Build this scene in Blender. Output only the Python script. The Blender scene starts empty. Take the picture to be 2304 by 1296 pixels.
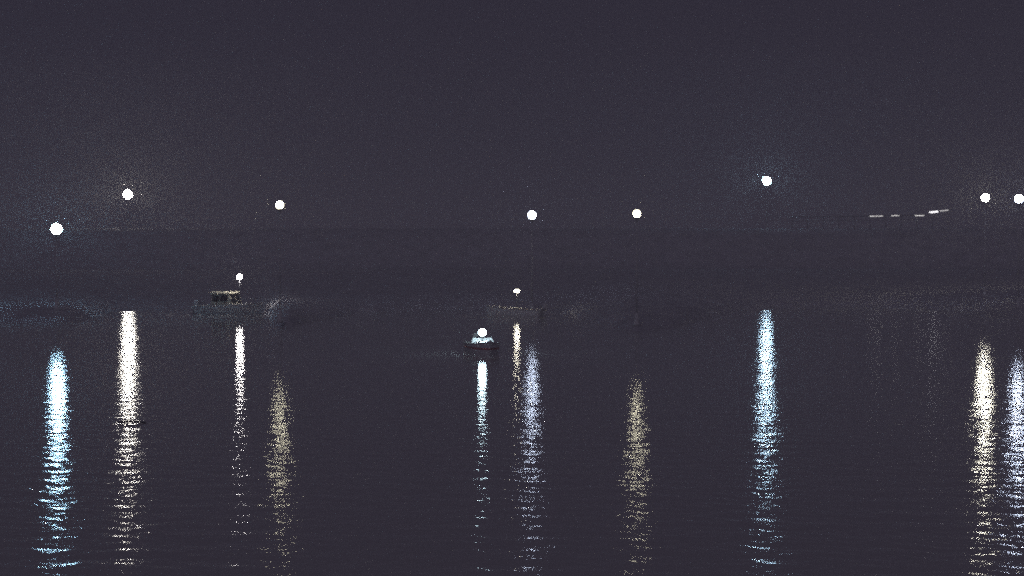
import bpy, bmesh, math, random
import numpy as np
from mathutils import Vector

random.seed(4)
rng = np.random.default_rng(11)
scene = bpy.context.scene
COL = scene.collection

# ------------------------------------------------------------------ camera
CAM_H = 4.9                 # webcam on the near quay, metres above the water
F = 4300.0                  # focal length in pixels of a 2304 px wide frame
PITCH = math.atan((648 - 530) / F)
cam_d = bpy.data.cameras.new('camera')
cam_d.sensor_width = 36.0
cam_d.lens = 36.0 * F / 2304.0
cam_d.clip_start = 0.1
cam_d.clip_end = 6000
cam = bpy.data.objects.new('camera', cam_d)
cam.location = (0, 0, CAM_H)
cam.rotation_euler = (math.pi / 2 - PITCH, 0, 0)
COL.objects.link(cam)
scene.camera = cam

# ------------------------------------------------------------------ night sky
SKY = (0.0246, 0.0214, 0.0354)
world = bpy.data.worlds.new('World')
scene.world = world
world.use_nodes = True
wn = world.node_tree.nodes
wl = world.node_tree.links
wn.clear()
wout = wn.new('ShaderNodeOutputWorld')
glow = wn.new('ShaderNodeBackground')           # even overcast lit from below by the towns
glow.inputs['Color'].default_value = (*SKY, 1)
glow.inputs['Strength'].default_value = 1.0
wl.new(glow.outputs[0], wout.inputs['Surface'])

# added fill lamp high behind the webcam, lifting haze, land and water
fill_sun_d = bpy.data.lights.new('fill_sun', 'SUN')
fill_sun_d.energy = 0.165
fill_sun_d.color = (0.85, 0.74, 1.0)
fill_sun_d.angle = math.radians(12)
fill_sun = bpy.data.objects.new('fill_sun', fill_sun_d)
fill_sun.rotation_euler = (math.radians(49), 0, math.radians(-12))
COL.objects.link(fill_sun)

# ------------------------------------------------------------------ render look
vs = scene.view_settings
vs.view_transform = 'Standard'
vs.look = 'None'
vs.exposure = 0
vs.gamma = 1
vs.use_curve_mapping = False
scene.cycles.use_denoising = False
scene.cycles.use_adaptive_sampling = True     # stop early: the grain of a webcam at night
scene.cycles.adaptive_threshold = 0.12
scene.cycles.adaptive_min_samples = 16
scene.cycles.max_bounces = 4
scene.cycles.volume_bounces = 1
scene.cycles.sample_clamp_indirect = 0.6
scene.cycles.sample_clamp_direct = 0
scene.cycles.caustics_reflective = True
scene.cycles.filter_width = 2.0
scene.cycles.sampling_pattern = 'TABULATED_SOBOL'


def at(px, py, Y):
    """world point at depth Y that the webcam sees at pixel (px, py) of 2304x1296"""
    x, y = (px - 1152) / F, (648 - py) / F
    c, s = math.cos(PITCH), math.sin(PITCH)
    d = Vector((x, c + y * s, -s + y * c))
    t = Y / d.y
    return Vector((0, 0, CAM_H)) + d * t


# ------------------------------------------------------------------ materials
def principled(name, color, rough=0.6, metal=0.0, spec=0.5, noise=None, bump=0.0):
    m = bpy.data.materials.new(name)
    m.use_nodes = True
    nt = m.node_tree
    b = nt.nodes['Principled BSDF']
    b.inputs['Base Color'].default_value = (*color, 1)
    b.inputs['Roughness'].default_value = rough
    b.inputs['Metallic'].default_value = metal
    b.inputs['Specular IOR Level'].default_value = spec
    if noise:
        scale, amount = noise
        tc = nt.nodes.new('ShaderNodeTexCoord')
        n = nt.nodes.new('ShaderNodeTexNoise')
        n.inputs['Scale'].default_value = scale
        n.inputs['Detail'].default_value = 6
        r = nt.nodes.new('ShaderNodeValToRGB')
        r.color_ramp.elements[0].position = 0.3
        r.color_ramp.elements[1].position = 0.7
        r.color_ramp.elements[0].color = (*[c * (1 - amount) for c in color], 1)
        r.color_ramp.elements[1].color = (*[min(1, c * (1 + amount)) for c in color], 1)
        nt.links.new(tc.outputs['Object'], n.inputs['Vector'])
        nt.links.new(n.outputs['Fac'], r.inputs['Fac'])
        nt.links.new(r.outputs['Color'], b.inputs['Base Color'])
        if bump:
            bp = nt.nodes.new('ShaderNodeBump')
            bp.inputs['Strength'].default_value = bump
            bp.inputs['Distance'].default_value = 0.02
            nt.links.new(n.outputs['Fac'], bp.inputs['Height'])
            nt.links.new(bp.outputs['Normal'], b.inputs['Normal'])
    return m


def lamp_glass(name, color, strength):
    m = bpy.data.materials.new(name)
    m.use_nodes = True
    b = m.node_tree.nodes['Principled BSDF']
    b.inputs['Base Color'].default_value = (0.8, 0.8, 0.8, 1)
    b.inputs['Emission Color'].default_value = (*color, 1)
    b.inputs['Emission Strength'].default_value = strength
    return m


M_POST = principled('painted_steel', (0.55, 0.55, 0.55), 0.6, 0.0, noise=(9, 0.25))
M_RAIL = principled('galvanised_steel', (0.22, 0.22, 0.23), 0.45, 0.7, noise=(14, 0.2))
M_HULL = principled('white_hull_gelcoat', (0.36, 0.36, 0.36), 0.45, noise=(3, 0.15))
M_PALE = principled('pale_grey_gelcoat', (0.66, 0.66, 0.65), 0.45, noise=(3, 0.12))
M_CREAM = principled('cream_gelcoat', (0.66, 0.62, 0.47), 0.4, noise=(5, 0.12))
M_WALL = principled('shaded_cream_paint', (0.34, 0.32, 0.25), 0.6, noise=(5, 0.15))  # darker copy of the cream, shade of the walls put into the colour
M_WHITE = principled('white_gelcoat', (0.72, 0.73, 0.72), 0.4, noise=(5, 0.1))
M_RED = principled('red_antifouling', (0.42, 0.09, 0.08), 0.65, noise=(12, 0.25))
M_PANE = principled('tinted_pane', (0.012, 0.014, 0.016), 0.08)
M_WOOD = principled('oiled_teak', (0.10, 0.055, 0.03), 0.6, noise=(20, 0.35))
M_RUBBER = principled('black_rubber', (0.015, 0.015, 0.015), 0.7)
M_FENDER = principled('grey_rope_fender', (0.5, 0.49, 0.47), 0.8, noise=(30, 0.2))
M_COWL = principled('pale_grey_cowl', (0.5, 0.5, 0.5), 0.5)
M_DRIFT = principled('wet_driftwood', (0.02, 0.016, 0.013), 0.6, noise=(8, 0.4), bump=0.5)


# ------------------------------------------------------------------ helpers
def link_mesh(name, bm, mat, parent=None, smooth=False):
    me = bpy.data.meshes.new(name)
    bmesh.ops.recalc_face_normals(bm, faces=bm.faces)
    bm.to_mesh(me)
    bm.free()
    if smooth:
        for p in me.polygons:
            p.use_smooth = True
    me.materials.append(mat)
    o = bpy.data.objects.new(name, me)
    COL.objects.link(o)
    if parent:
        o.parent = parent
    return o


def empty(name, loc, rz=0.0):
    o = bpy.data.objects.new(name, None)
    o.empty_display_size = 0.3
    o.location = loc
    o.rotation_euler = (0, 0, rz)
    COL.objects.link(o)
    return o


def tag(o, label, cat, group=None):
    o['label'] = label
    o['category'] = cat
    if group:
        o['group'] = group
    return o


def lathe(bm, profile, seg=20, c=(0, 0, 0)):
    """surface of revolution about z; profile is [(radius, z)...] and is capped at both ends"""
    rings = []
    for r, z in profile:
        rings.append([bm.verts.new((c[0] + r * math.cos(2 * math.pi * k / seg),
                                    c[1] + r * math.sin(2 * math.pi * k / seg), c[2] + z)) for k in range(seg)])
    for a, b in zip(rings, rings[1:]):
        for k in range(seg):
            bm.faces.new((a[k], a[(k + 1) % seg], b[(k + 1) % seg], b[k]))
    bm.faces.new(rings[0][::-1])
    bm.faces.new(rings[-1])


def tube(bm, pts, r, seg=8):
    pts = [Vector(p) for p in pts]
    rings = []
    for i, p in enumerate(pts):
        d = (pts[min(i + 1, len(pts) - 1)] - pts[max(i - 1, 0)]).normalized()
        u = d.cross(Vector((0, 0, 1)))
        if u.length < 1e-3:
            u = Vector((1, 0, 0))
        u.normalize()
        v = d.cross(u)
        rings.append([bm.verts.new(p + (u * math.cos(2 * math.pi * k / seg) + v * math.sin(2 * math.pi * k / seg)) * r)
                      for k in range(seg)])
    for a, b in zip(rings, rings[1:]):
        for k in range(seg):
            bm.faces.new((a[k], a[(k + 1) % seg], b[(k + 1) % seg], b[k]))
    bm.faces.new(rings[0][::-1])
    bm.faces.new(rings[-1])


def hexa(bm, pts):
    """box from 8 points: 4 bottom then 4 top, both counter-clockwise"""
    v = [bm.verts.new(p) for p in pts]
    for f in ((3, 2, 1, 0), (4, 5, 6, 7), (0, 1, 5, 4), (1, 2, 6, 5), (2, 3, 7, 6), (3, 0, 4, 7)):
        bm.faces.new([v[i] for i in f])


def box(bm, x0, x1, y0, y1, z0, z1):
    hexa(bm, [(x0, y0, z0), (x1, y0, z0), (x1, y1, z0), (x0, y1, z0),
              (x0, y0, z1), (x1, y0, z1), (x1, y1, z1), (x0, y1, z1)])


def bevel(bm, w=0.015, seg=2):
    bmesh.ops.bevel(bm, geom=list(bm.edges), offset=w, segments=seg, affect='EDGES', profile=0.6, clamp_overlap=True)


def ellipsoid(bm, c, rx, ry, rz, seg=24, rings=14):
    bmesh.ops.create_uvsphere(bm, u_segments=seg, v_segments=rings, radius=1.0)
    for v in bm.verts:
        v.co = Vector((c[0] + v.co.x * rx, c[1] + v.co.y * ry, c[2] + v.co.z * rz))


# ------------------------------------------------------------------ setting: water
def smooth01(t):
    t = np.clip(t, 0, 1)
    return t * t * (3 - 2 * t)


def build_water():
    rows = list(np.linspace(-80, 12, 12)) + list(np.linspace(13, 21, 14))
    y = 21.4
    while y < 132:
        rows.append(y)
        y *= 1.0021 if y < 55 else 1.0031
    rows += [134, 138]
    Y = np.array(rows)
    u = np.concatenate([-np.geomspace(12, 0.33, 16), np.linspace(-0.30, 0.30, 560), np.geomspace(0.33, 12, 16)])
    W = np.maximum(Y, 24.0)
    X2 = u[None, :] * W[:, None]
    Y2 = np.repeat(Y[:, None], len(u), 1)
    dy = np.gradient(Y)[:, None]
    dx = np.gradient(u)[None, :] * W[:, None]
    step = np.maximum(dy, dx)
    Z = np.zeros_like(X2)
    n = 90
    lee = 1.55 - 0.95 * smooth01((Y2 - 26) / 62)      # calmer water in the lee of the far bank
    lam = np.geomspace(0.12, 1.6, n)
    tot = 0.028                                    # rms slope of the ripples
    for L in lam:
        ang = rng.normal(math.radians(75), math.radians(42))
        k = 2 * math.pi / L
        amp = tot / math.sqrt(n) * math.sqrt(2) / k * (1.25 if 0.17 < L < 0.6 else 0.75)
        ph = rng.uniform(0, 2 * math.pi)
        Z += amp * lee * smooth01((L / step - 2.0) / 2.0) * np.sin(k * (X2 * math.cos(ang) + Y2 * math.sin(ang)) + ph)
    nr, nc = X2.shape
    co = np.stack([X2, Y2, Z], -1).reshape(-1, 3).astype(np.float32)
    i = np.arange(nr * nc).reshape(nr, nc)
    q = np.stack([i[:-1, :-1], i[:-1, 1:], i[1:, 1:], i[1:, :-1]], -1).reshape(-1, 4)
    me = bpy.data.meshes.new('water')
    me.vertices.add(len(co))
    me.vertices.foreach_set('co', co.ravel())
    me.loops.add(q.size)
    me.loops.foreach_set('vertex_index', q.ravel().astype(np.int32))
    me.polygons.add(len(q))
    me.polygons.foreach_set('loop_start', np.arange(0, q.size, 4, dtype=np.int32))
    me.polygons.foreach_set('use_smooth', np.ones(len(q), dtype=bool))
    me.update(calc_edges=True)
    m = bpy.data.materials.new('silty_river_water')
    m.use_nodes = True
    nt = m.node_tree
    nt.nodes.remove(nt.nodes['Principled BSDF'])
    out = nt.nodes['Material Output']
    silt = nt.nodes.new('ShaderNodeBsdfDiffuse')                   # turbid tidal river
    silt.inputs['Color'].default_value = (0.50, 0.49, 0.47, 1)
    gloss = nt.nodes.new('ShaderNodeBsdfAnisotropic')
    gloss.distribution = 'BECKMANN'
    gloss.inputs['Color'].default_value = (1, 1, 1, 1)
    gloss.inputs['Roughness'].default_value = 0.152                # capillary ripples too small to mesh
    fres = nt.nodes.new('ShaderNodeFresnel')
    fres.inputs['IOR'].default_value = 1.333
    mix = nt.nodes.new('ShaderNodeMixShader')
    tc = nt.nodes.new('ShaderNodeTexCoord')
    n1 = nt.nodes.new('ShaderNodeTexNoise')
    n1.inputs['Scale'].default_value = 9.0
    n1.inputs['Detail'].default_value = 2
    bp = nt.nodes.new('ShaderNodeBump')
    bp.inputs['Strength'].default_value = 1.0
    bp.inputs['Distance'].default_value = 0.002
    nt.links.new(tc.outputs['Object'], n1.inputs['Vector'])
    nt.links.new(n1.outputs['Fac'], bp.inputs['Height'])
    nt.links.new(bp.outputs['Normal'], gloss.inputs['Normal'])
    nt.links.new(bp.outputs['Normal'], fres.inputs['Normal'])
    nt.links.new(fres.outputs[0], mix.inputs[0])
    nt.links.new(silt.outputs[0], mix.inputs[1])
    nt.links.new(gloss.outputs[0], mix.inputs[2])
    nt.links.new(mix.outputs[0], out.inputs['Surface'])
    me.materials.append(m)
    o = bpy.data.objects.new('water', me)
    COL.objects.link(o)
    o['kind'] = 'structure'


build_water()


# ------------------------------------------------------------------ setting: far bank
SHORE_B = [-900, -300, 60, 127, 190, 265, 400, 585, 612, 629, 655, 690, 800, 1000, 1240, 1330, 1433, 1520, 1650, 1800, 2100, 2190, 2293, 2420, 3000, 3800]
SHORE_D = [120, 112, 106, 105, 111, 124, 126, 124, 110, 100, 102, 108, 120, 125, 121.5, 106, 97, 103, 124, 128, 127, 122, 115, 112, 118, 122]


def ground_z(x, y):
    x = np.asarray(x, dtype=float)
    y = np.asarray(y, dtype=float)
    # an uneven shoreline of low points and coves, given by bearing from the webcam
    bearing = 1152 + F * x / np.maximum(y, 60.0)
    edge = np.interp(bearing, SHORE_B, SHORE_D) + 0.4 * np.sin(x * 0.31 + 1.0) + 0.25 * np.sin(x * 0.83)
    t = y - edge
    z = -0.5 + 0.7 * smooth01((t + 2.5) / 6.0) + 0.5 * smooth01(t / 9.0) + 1.0 * smooth01((t - 5) / 40)
    z += 0.03 * np.sin(x * 1.7 + y * 0.9) * np.sin(y * 1.3 - x * 0.4)
    # raised promenade under the railing, run full width to hide lamplit ground
    z += 3.9 * smooth01((y - 182) / 10)
    return z


def build_ground():
    ys = np.concatenate([np.linspace(93, 132, 90), np.linspace(132.6, 215, 90), np.geomspace(225, 3000, 16)])
    xs = np.concatenate([-np.geomspace(2600, 66, 10), np.linspace(-62, 62, 260), np.geomspace(66, 2600, 10)])
    X2, Y2 = np.meshgrid(xs, ys)
    Z = ground_z(X2, Y2)
    nr, nc = X2.shape
    co = np.stack([X2, Y2, Z], -1).reshape(-1, 3)
    i = np.arange(nr * nc).reshape(nr, nc)
    q = np.stack([i[:-1, :-1], i[:-1, 1:], i[1:, 1:], i[1:, :-1]], -1).reshape(-1, 4)
    me = bpy.data.meshes.new('ground')
    me.from_pydata(co.tolist(), [], q.tolist())
    for p in me.polygons:
        p.use_smooth = True
    m = principled('pale_shore_sand', (0.45, 0.445, 0.47), 0.95, spec=0.1, noise=(0.9, 0.14), bump=0.6)
    me.materials.append(m)
    o = bpy.data.objects.new('ground', me)
    COL.objects.link(o)
    o['kind'] = 'structure'


build_ground()


# ------------------------------------------------------------------ street lamps
def street_lamp(px, py, Y, r, color, strength, label):
    c = at(px, py, Y)
    zg = float(ground_z(c.x, c.y)) - 0.02
    root = empty('street_lamp', (c.x, c.y, zg))
    h = c.z - zg
    bm = bmesh.new()
    lathe(bm, [(0.17, -0.1), (0.17, 0.10), (0.13, 0.16), (0.12, 0.55), (0.09, 0.62)], 16)
    link_mesh('base', bm, M_POST, root, True)
    bm = bmesh.new()
    lathe(bm, [(0.048, 0.60), (0.040, h * 0.6), (0.030, h - r - 0.16)], 12)
    link_mesh('post', bm, M_POST, root, True)
    bm = bmesh.new()
    lathe(bm, [(0.05, h - r - 0.18), (0.11, h - r - 0.13), (0.12, h - r - 0.05), (0.14, h - r + 0.02)], 16)
    link_mesh('collar', bm, M_POST, root, True)
    bm = bmesh.new()
    lathe(bm, [(0.10, h - r - 0.045), (r * 1.4, h - r - 0.010), (r * 1.42, h - r + 0.012), (0.145, h - r - 0.012)], 24)
    link_mesh('light_shield', bm, M_POST, root, True)  # added disc that keeps lamplight off the ground and post below
    bm = bmesh.new()
    ellipsoid(bm, (0, 0, h), r, r, r, 28, 18)
    link_mesh('globe', bm, lamp_glass('lit_globe', color, strength), root, True)
    bm = bmesh.new()
    lathe(bm, [(0.07, h + r - 0.012), (0.06, h + r + 0.03), (0.02, h + r + 0.05), (0.015, h + r + 0.11)], 12)
    link_mesh('finial', bm, M_POST, root, True)
    tag(root, label, 'street lamp', 'street lamps along the far bank')
    return root


COOL = (0.55, 0.80, 1.0)
LAMPS = [
    (127, 515, 111, 0.30, (0.42, 0.74, 1.00), 165, 'lit bluish globe street lamp standing lowest on the bank, leftmost of all'),
    (287, 438, 203, 0.465, (1.00, 0.94, 0.84), 175, 'large bright white globe street lamp, second from left, above the whitest reflection'),
    (629, 461, 103, 0.21, (1.00, 0.93, 0.68), 24, 'white globe street lamp third from left, over a dim yellowish reflection'),
    (1197, 484, 123.5, 0.26, (0.68, 0.78, 1.00), 36, 'pale globe street lamp standing just right of the open skiff carrying the oval lamp'),
    (1433, 481, 99.5, 0.19, (1.00, 0.93, 0.68), 24, 'smallest globe street lamp, alone right of centre over a faint yellowish reflection'),
    (1725, 407, 203, 0.42, (0.52, 0.78, 1.00), 150, 'tallest globe street lamp, bluish white, left of the lit railing'),
    (2217, 445, 132, 0.26, (1.00, 0.95, 0.78), 145, 'warm white globe street lamp just right of the lit railing'),
    (2293, 447, 119, 0.25, (0.68, 0.78, 1.00), 105, 'bluish globe street lamp at the right edge of the photo'),
]
for a in LAMPS:
    street_lamp(*a)


# ------------------------------------------------------------------ boats
def hull_section(t, beam, free, sheer, transom=0.86):
    """half breadth, gunwale height and keel depth at t (0 stern .. 1 bow)"""
    w = beam / 2 * (transom + (1 - transom) * math.sin(min(1, t / 0.45) * math.pi / 2))
    if t > 0.45:
        w *= math.cos(((t - 0.45) / 0.55) ** 1.7 * math.pi / 2) * 0.985 + 0.015
    return w, free + sheer * t ** 2.2, -0.28 * (1 - max(0, (t - 0.7) / 0.3) ** 2 * 0.9)


def hull_pt(t, s, L, beam, free, sheer, off=0.0):
    """s: -1 port gunwale .. 0 keel .. 1 starboard gunwale"""
    w, g, k = hull_section(t, beam, free, sheer)
    a = abs(s)
    y = (w * math.sin(a * math.pi / 2) ** 0.5 + off) * (1 if s > 0 else -1 if s < 0 else 0)
    z = k + (g - k) * (1 - math.cos(a * math.pi / 2)) ** 0.85
    return Vector(((t - 0.5) * L + 0.04 * L * (t ** 3) * max(0, z), y, z))


def boat(name, loc, yaw, L, beam, free, sheer, hull_mat, deck_mat, stripe=None):
    root = empty(name, loc, yaw)
    ns, nt_ = 16, 20
    bm = bmesh.new()
    g = [[bm.verts.new(hull_pt(i / nt_, -1 + 2 * j / ns, L, beam, free, sheer)) for j in range(ns + 1)]
         for i in range(nt_ + 1)]
    for i in range(nt_):
        for j in range(ns):
            bm.faces.new((g[i][j], g[i + 1][j], g[i + 1][j + 1], g[i][j + 1]))
    bm.faces.new(g[0])
    link_mesh('hull', bm, hull_mat, root, True)
    # rub rail round the gunwale
    for sgn in (-1, 1):
        bm = bmesh.new()
        tube(bm, [hull_pt(i / nt_, sgn, L, beam, free, sheer) for i in range(nt_ + 1)], 0.03)
        link_mesh('rub_rail', bm, M_FENDER, root, True)
    bm = bmesh.new()
    hull_top = [hull_pt(0, s, L, beam, free, sheer) for s in (-1, 1)]
    box(bm, hull_top[0].x - 0.05, hull_top[0].x + 0.06, hull_top[0].y, hull_top[1].y, free - 0.12, free + 0.03)
    link_mesh('transom_cap', bm, M_FENDER, root)
    if stripe:
        for sgn in (-1, 1):
            bm = bmesh.new()
            row = []
            for i in range(nt_ + 1):
                col = []
                for q in range(4):
                    z = stripe[0] + (stripe[1] - stripe[0]) * q / 3
                    w, gw, k = hull_section(i / nt_, beam, free, sheer)
                    a = math.acos(max(-1, min(1, 1 - ((z - k) / (gw - k)) ** (1 / 0.85)))) / (math.pi / 2)
                    col.append(bm.verts.new(hull_pt(i / nt_, sgn * a, L, beam, free, sheer, 0.006)))
                row.append(col)
            for a, b in zip(row, row[1:]):
                for q in range(3):
                    bm.faces.new((a[q], b[q], b[q + 1], a[q + 1]))
            link_mesh('stripe', bm, M_RED, root, True)
    return root, ns, nt_


def deck_part(root, name, t0, t1, L, beam, free, sheer, mat, crown=0.06, drop=0.02, n=10, width=0.97):
    bm = bmesh.new()
    rows = []
    for i in range(n + 1):
        t = t0 + (t1 - t0) * i / n
        p = hull_pt(t, 1, L, beam, free, sheer)
        rows.append([bm.verts.new((p.x, p.y * width * s, p.z - drop + crown * (1 - s * s))) for s in np.linspace(-1, 1, 9)])
    for a, b in zip(rows, rows[1:]):
        for k in range(8):
            bm.faces.new((a[k], b[k], b[k + 1], a[k + 1]))
    r = bmesh.ops.extrude_face_region(bm, geom=list(bm.faces))
    for v in r['geom']:
        if isinstance(v, bmesh.types.BMVert):
            v.co.z -= 0.025
    return link_mesh(name, bm, mat, root, True)


def thwart(root, x, half, z):
    bm = bmesh.new()
    box(bm, x - 0.12, x + 0.12, -half, half, z - 0.02, z + 0.02)
    bevel(bm, 0.008)
    link_mesh('seat', bm, M_WOOD, root)


def outboard(root, x, z):
    bm = bmesh.new()
    hexa(bm, [(x - 0.34, -0.12, z + 0.10), (x - 0.02, -0.12, z + 0.10), (x - 0.02, 0.12, z + 0.10), (x - 0.34, 0.12, z + 0.10),
              (x - 0.30, -0.10, z + 0.40), (x - 0.05, -0.10, z + 0.44), (x - 0.05, 0.10, z + 0.44), (x - 0.30, 0.10, z + 0.40)])
    bevel(bm, 0.03)
    m = link_mesh('outboard_motor', bm, M_COWL, root)
    bm = bmesh.new()
    box(bm, x - 0.20, x - 0.09, -0.05, 0.05, -0.45, z + 0.095)
    bevel(bm, 0.015)
    link_mesh('shaft', bm, M_COWL, m)
    bm = bmesh.new()
    tube(bm, [(x - 0.05, 0.0, z + 0.2), (x + 0.12, 0.02, z + 0.26), (x + 0.42, 0.04, z + 0.28)], 0.018)
    link_mesh('tiller', bm, M_RUBBER, m, True)


def boat_lamp(root, p, z0, rx, rz, color, strength):
    """pole from z0 with a lantern centred on p (boat coordinates)"""
    bm = bmesh.new()
    lathe(bm, [(0.028, z0), (0.02, p[2] - rz - 0.03)], 10, (p[0], p[1], 0))
    pole = link_mesh('lamp_pole', bm, M_RAIL, root, True)
    bm = bmesh.new()
    ellipsoid(bm, p, rx, rx, rz, 24, 14)
    link_mesh('lantern', bm, lamp_glass('lit_lantern', color, strength), root, True)
    bm = bmesh.new()
    lathe(bm, [(0.03, p[2] - rz - 0.04), (0.07, p[2] - rz - 0.01), (0.08, p[2] - rz + 0.015)], 14, (p[0], p[1], 0))
    link_mesh('lantern_base', bm, M_RAIL, pole, True)


def local(root_loc, yaw, w):
    d = Vector(w) - Vector(root_loc)
    c, s = math.cos(-yaw), math.sin(-yaw)
    return (d.x * c - d.y * s, d.x * s + d.y * c, d.z)


# cabin boat moored near the far bank, bow to the right
def cabin_boat():
    Y = 119.0
    yaw = math.radians(-25)
    mid = at(505, 700, Y)
    loc = (mid.x + 0.35, Y, 0)
    L, beam, free, sheer = 4.6, 1.8, 0.52, 0.26
    root, ns, nt_ = boat('cabin_boat', loc, yaw, L, beam, free, sheer, M_HULL, M_CREAM)
    deck_part(root, 'foredeck', 0.60, 0.985, L, beam, free, sheer, M_HULL)
    deck_part(root, 'cockpit_floor', 0.02, 0.60, L, beam, free - 0.3, sheer * 0.3, M_WOOD, crown=0.0, width=0.8)
    # wheelhouse: a box with raked windscreen
    x0, x1, x2 = -1.05, 0.30, 0.62
    hw, zb, zt = 0.60, 0.42, 1.30
    bm = bmesh.new()
    hexa(bm, [(x0, -hw, zb), (x2, -hw, zb), (x2, hw, zb), (x0, hw, zb),
              (x0 + 0.04, -hw + 0.05, zt), (x1, -hw + 0.05, zt), (x1, hw - 0.05, zt), (x0 + 0.04, hw - 0.05, zt)])
    bevel(bm, 0.02)
    link_mesh('wheelhouse', bm, M_WALL, root)
    bm = bmesh.new()
    hexa(bm, [(x0 - 0.10, -hw - 0.05, zt + 0.004), (x1 + 0.10, -hw - 0.05, zt + 0.004), (x1 + 0.10, hw + 0.05, zt + 0.004), (x0 - 0.10, hw + 0.05, zt + 0.004),
              (x0 - 0.02, -hw + 0.12, zt + 0.13), (x1 + 0.00, -hw + 0.12, zt + 0.13), (x1 + 0.00, hw - 0.12, zt + 0.13), (x0 - 0.02, hw - 0.12, zt + 0.13)])
    bevel(bm, 0.015)
    link_mesh('roof', bm, M_CREAM, root)
    # side panes and windscreen panes, 6 mm proud in dark frames
    for sgn in (-1, 1):
        for xa, xb in ((-0.92, -0.42), (-0.34, 0.16)):
            bm = bmesh.new()
            ya, yb = hw - 0.028 + 0.012, hw - 0.045 + 0.012
            hexa(bm, [(xa, sgn * (ya - 0.02), 0.80), (xb, sgn * (ya - 0.02), 0.80), (xb, sgn * (ya + 0.006), 0.80), (xa, sgn * (ya + 0.006), 0.80),
                      (xa, sgn * (yb - 0.02), 1.20), (xb, sgn * (yb - 0.02), 1.20), (xb, sgn * (yb + 0.006), 1.20), (xa, sgn * (yb + 0.006), 1.20)])
            link_mesh('window', bm, M_PANE, root)
    for sgn in (-1, 1):
        bm = bmesh.new()
        def wx(z):
            return x2 + (x1 - x2) * (z - zb) / (zt - zb)
        ya, yb = sgn * 0.06, sgn * 0.46
        a, b = min(ya, yb), max(ya, yb)
        hexa(bm, [(wx(0.72) - 0.02, a, 0.72), (wx(0.72) + 0.008, a, 0.72), (wx(0.72) + 0.008, b, 0.72), (wx(0.72) - 0.02, b, 0.72),
                  (wx(1.20) - 0.02, a, 1.20), (wx(1.20) + 0.008, a, 1.20), (wx(1.20) + 0.008, b, 1.20), (wx(1.20) - 0.02, b, 1.20)])
        link_mesh('windscreen', bm, M_PANE, root)
    # bow rail
    bm = bmesh.new()
    pts = [hull_pt(t, s, L, beam * 0.92, free, sheer) + Vector((0, 0, 0.3)) for t, s in
           ((0.72, -1), (0.82, -1), (0.92, -1), (0.985, -1), (0.985, 1), (0.92, 1), (0.82, 1), (0.72, 1))]
    tube(bm, pts, 0.014)
    rail = link_mesh('bow_rail', bm, M_RAIL, root, True)
    for q in (pts[0], pts[2], pts[5], pts[7]):
        bm = bmesh.new()
        lathe(bm, [(0.012, q.z - 0.32), (0.012, q.z)], 8, (q.x, q.y, 0))
        link_mesh('stanchion', bm, M_RAIL, rail, True)
    outboard(root, -L / 2, free - 0.08)
    lp = local(loc, yaw, at(539, 623, Y - 1.0))
    boat_lamp(root, lp, 0.45, 0.16, 0.145, (1.0, 0.95, 0.92), 110)
    tag(root, 'small cabin boat near the bank with lit cream wheelhouse roof and lamp on a pole', 'boat', 'boats moored in the river')


cabin_boat()


# open skiff with an oval lantern, moored right of centre near the far bank
def open_skiff():
    Y = 116.0
    yaw = math.radians(158)
    c = at(1158, 705, Y)
    loc = (c.x, Y, 0)
    L, beam, free, sheer = 3.6, 1.4, 0.42, 0.22
    root, ns, nt_ = boat('open_skiff', loc, yaw, L, beam, free, sheer, M_PALE, M_WOOD)
    deck_part(root, 'foredeck', 0.74, 0.985, L, beam, free, sheer, M_PALE)
    deck_part(root, 'floor', 0.02, 0.78, L, beam, free - 0.32, 0.02, M_WOOD, crown=0.0, width=0.7)
    thwart(root, -0.9, 0.58, 0.34)
    thwart(root, 0.15, 0.62, 0.34)
    outboard(root, -L / 2, free - 0.06)
    lp = local(loc, yaw, at(1163, 655, Y))
    boat_lamp(root, lp, 0.12, 0.16, 0.08, (1.0, 0.93, 0.74), 48)
    tag(root, 'low open skiff carrying an oval lamp, farther and higher than the red-striped dinghy', 'boat', 'boats moored in the river')


open_skiff()


# dinghy with cuddy deck, nearest of the three, end-on
def dinghy():
    Y = 79.0
    yaw = math.radians(-78)
    c = at(1086, 790, Y)
    loc = (c.x, Y + 0.9, 0)
    L, beam, free, sheer = 3.1, 1.25, 0.36, 0.14
    root, ns, nt_ = boat('cuddy_dinghy', loc, yaw, L, beam, free, sheer, M_PALE, M_WHITE, stripe=(0.20, 0.27))
    deck_part(root, 'foredeck', 0.52, 0.985, L, beam, free, sheer, M_WHITE, crown=0.12)
    deck_part(root, 'floor', 0.02, 0.55, L, beam, free - 0.28, 0.02, M_WOOD, crown=0.0, width=0.7)
    thwart(root, -0.75, 0.52, 0.30)
    bm = bmesh.new()                                # low splash coaming behind the foredeck
    hexa(bm, [(0.02, -0.50, 0.40), (0.07, -0.50, 0.40), (0.07, 0.50, 0.40), (0.02, 0.50, 0.40),
              (-0.08, -0.42, 0.62), (-0.05, -0.42, 0.62), (-0.05, 0.42, 0.62), (-0.08, 0.42, 0.62)])
    bevel(bm, 0.01)
    link_mesh('coaming', bm, M_WHITE, root)
    outboard(root, -L / 2, free - 0.06)
    lp = local(loc, yaw, at(1085, 748, Y + 0.2))
    boat_lamp(root, lp, 0.38, 0.155, 0.14, (0.66, 0.90, 1.0), 50)
    tag(root, 'nearest small dinghy, red stripe on its hull, pale foredeck under a bluish lamp', 'boat', 'boats moored in the river')


dinghy()


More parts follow.
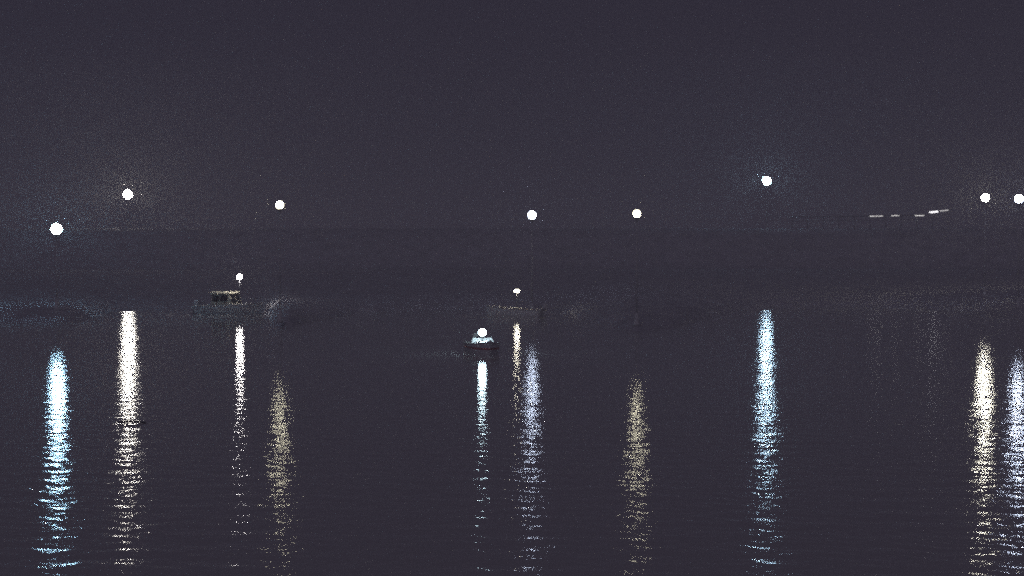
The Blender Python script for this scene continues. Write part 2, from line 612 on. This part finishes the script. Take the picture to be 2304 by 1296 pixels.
# ------------------------------------------------------------------ lit railing on the raised promenade
def railing():
    Y = 196.0
    px = [1782, 1850, 1918, 1958, 2020, 2082, 2112, 2140]
    py = [488, 487.5, 487, 486, 485, 484, 475, 471]
    top = [at(a, b, Y) for a, b in zip(px, py)]
    root = empty('lit_railing', (top[0].x, Y, float(ground_z(top[0].x, Y))))
    base = Vector(root.location)
    P = [p - base for p in top]
    bm = bmesh.new()
    tube(bm, P, 0.035)
    link_mesh('handrail', bm, M_RAIL, root, True)
    bm = bmesh.new()
    tube(bm, [p - Vector((0, 0, 0.42)) for p in P], 0.02)
    link_mesh('middle_rail', bm, M_RAIL, root, True)
    x = P[0].x
    while x < P[-1].x + 0.01:
        for a, b in zip(P, P[1:]):
            if a.x <= x <= b.x + 1e-6:
                z = a.z + (b.z - a.z) * (x - a.x) / (b.x - a.x)
                break
        zg = float(ground_z(base.x + x, Y)) - base.z
        bm = bmesh.new()
        lathe(bm, [(0.03, zg - 0.1), (0.03, z)], 8, (x, 0, 0))
        link_mesh('post', bm, M_RAIL, root, True)
        x += 1.6
    # strip lights hung under the handrail
    for a, ya, b, yb, th, col, st in ((1957, 486.5, 1986, 486, 0.038, (1, 0.97, 0.93), 1.2), (2006, 485.5, 2023, 485, 0.038, (1, 0.97, 0.93), 1.2),
                                      (2059, 485, 2079, 485, 0.038, (1, 0.97, 0.93), 1.2), (2091, 478, 2111, 476, 0.10, (1, 0.98, 1), 1.9),
                                      (2115, 475, 2134, 472.5, 0.05, (1, 0.97, 0.95), 0.8)):
        p, q = at(a, ya, Y - 0.12) - base, at(b, yb, Y - 0.12) - base
        bm = bmesh.new()
        hexa(bm, [p + Vector((0, -0.05, -th)), q + Vector((0, -0.05, -th)), q + Vector((0, 0.07, -th)), p + Vector((0, 0.07, -th)),
                  p + Vector((0, -0.05, th)), q + Vector((0, -0.05, th)), q + Vector((0, 0.07, th)), p + Vector((0, 0.07, th))])
        bevel(bm, 0.02)
        link_mesh('strip_light', bm, lamp_glass('lit_strip', col, st), root)
    tag(root, 'far railing with a broken row of thin white strip lights, rising to the right', 'railing')


railing()

# ------------------------------------------------------------------ driftwood crossing the brightest reflection
c = at(296, 952, 49.8)
bm = bmesh.new()
tube(bm, [(-0.36, 0.02, 0.0), (-0.2, 0, 0.02), (0.0, -0.02, 0.025), (0.2, 0.0, 0.015), (0.38, 0.03, -0.01)], 0.02, 9)
tube(bm, [(0.05, -0.02, 0.02), (0.16, -0.12, 0.03), (0.2, -0.16, 0.035)], 0.008, 7)
for v in bm.verts:
    v.co += Vector((random.uniform(-1, 1), random.uniform(-1, 1), random.uniform(-1, 1))) * 0.003
d = link_mesh('driftwood', bm, M_DRIFT, None, True)
d.location = (c.x, c.y, 0.02)
tag(d, 'dark stick of driftwood floating across the whitest reflection', 'driftwood')

# ------------------------------------------------------------------ haze box added to lift land and water towards the sky tone
bm = bmesh.new()
box(bm, -2700, 2700, -90, 3100, -1.8, 24.0)
hm = bpy.data.materials.new('lift_haze')
hm.use_nodes = True
nt = hm.node_tree
nt.nodes.clear()
out = nt.nodes.new('ShaderNodeOutputMaterial')
pv = nt.nodes.new('ShaderNodeVolumePrincipled')
pv.inputs['Color'].default_value = (0.97, 0.97, 0.97, 1)
pv.inputs['Density'].default_value = 0.0027
pv.inputs['Anisotropy'].default_value = 0.0
nt.links.new(pv.outputs[0], out.inputs['Volume'])
hz = link_mesh('haze', bm, hm)
hz['kind'] = 'stuff'
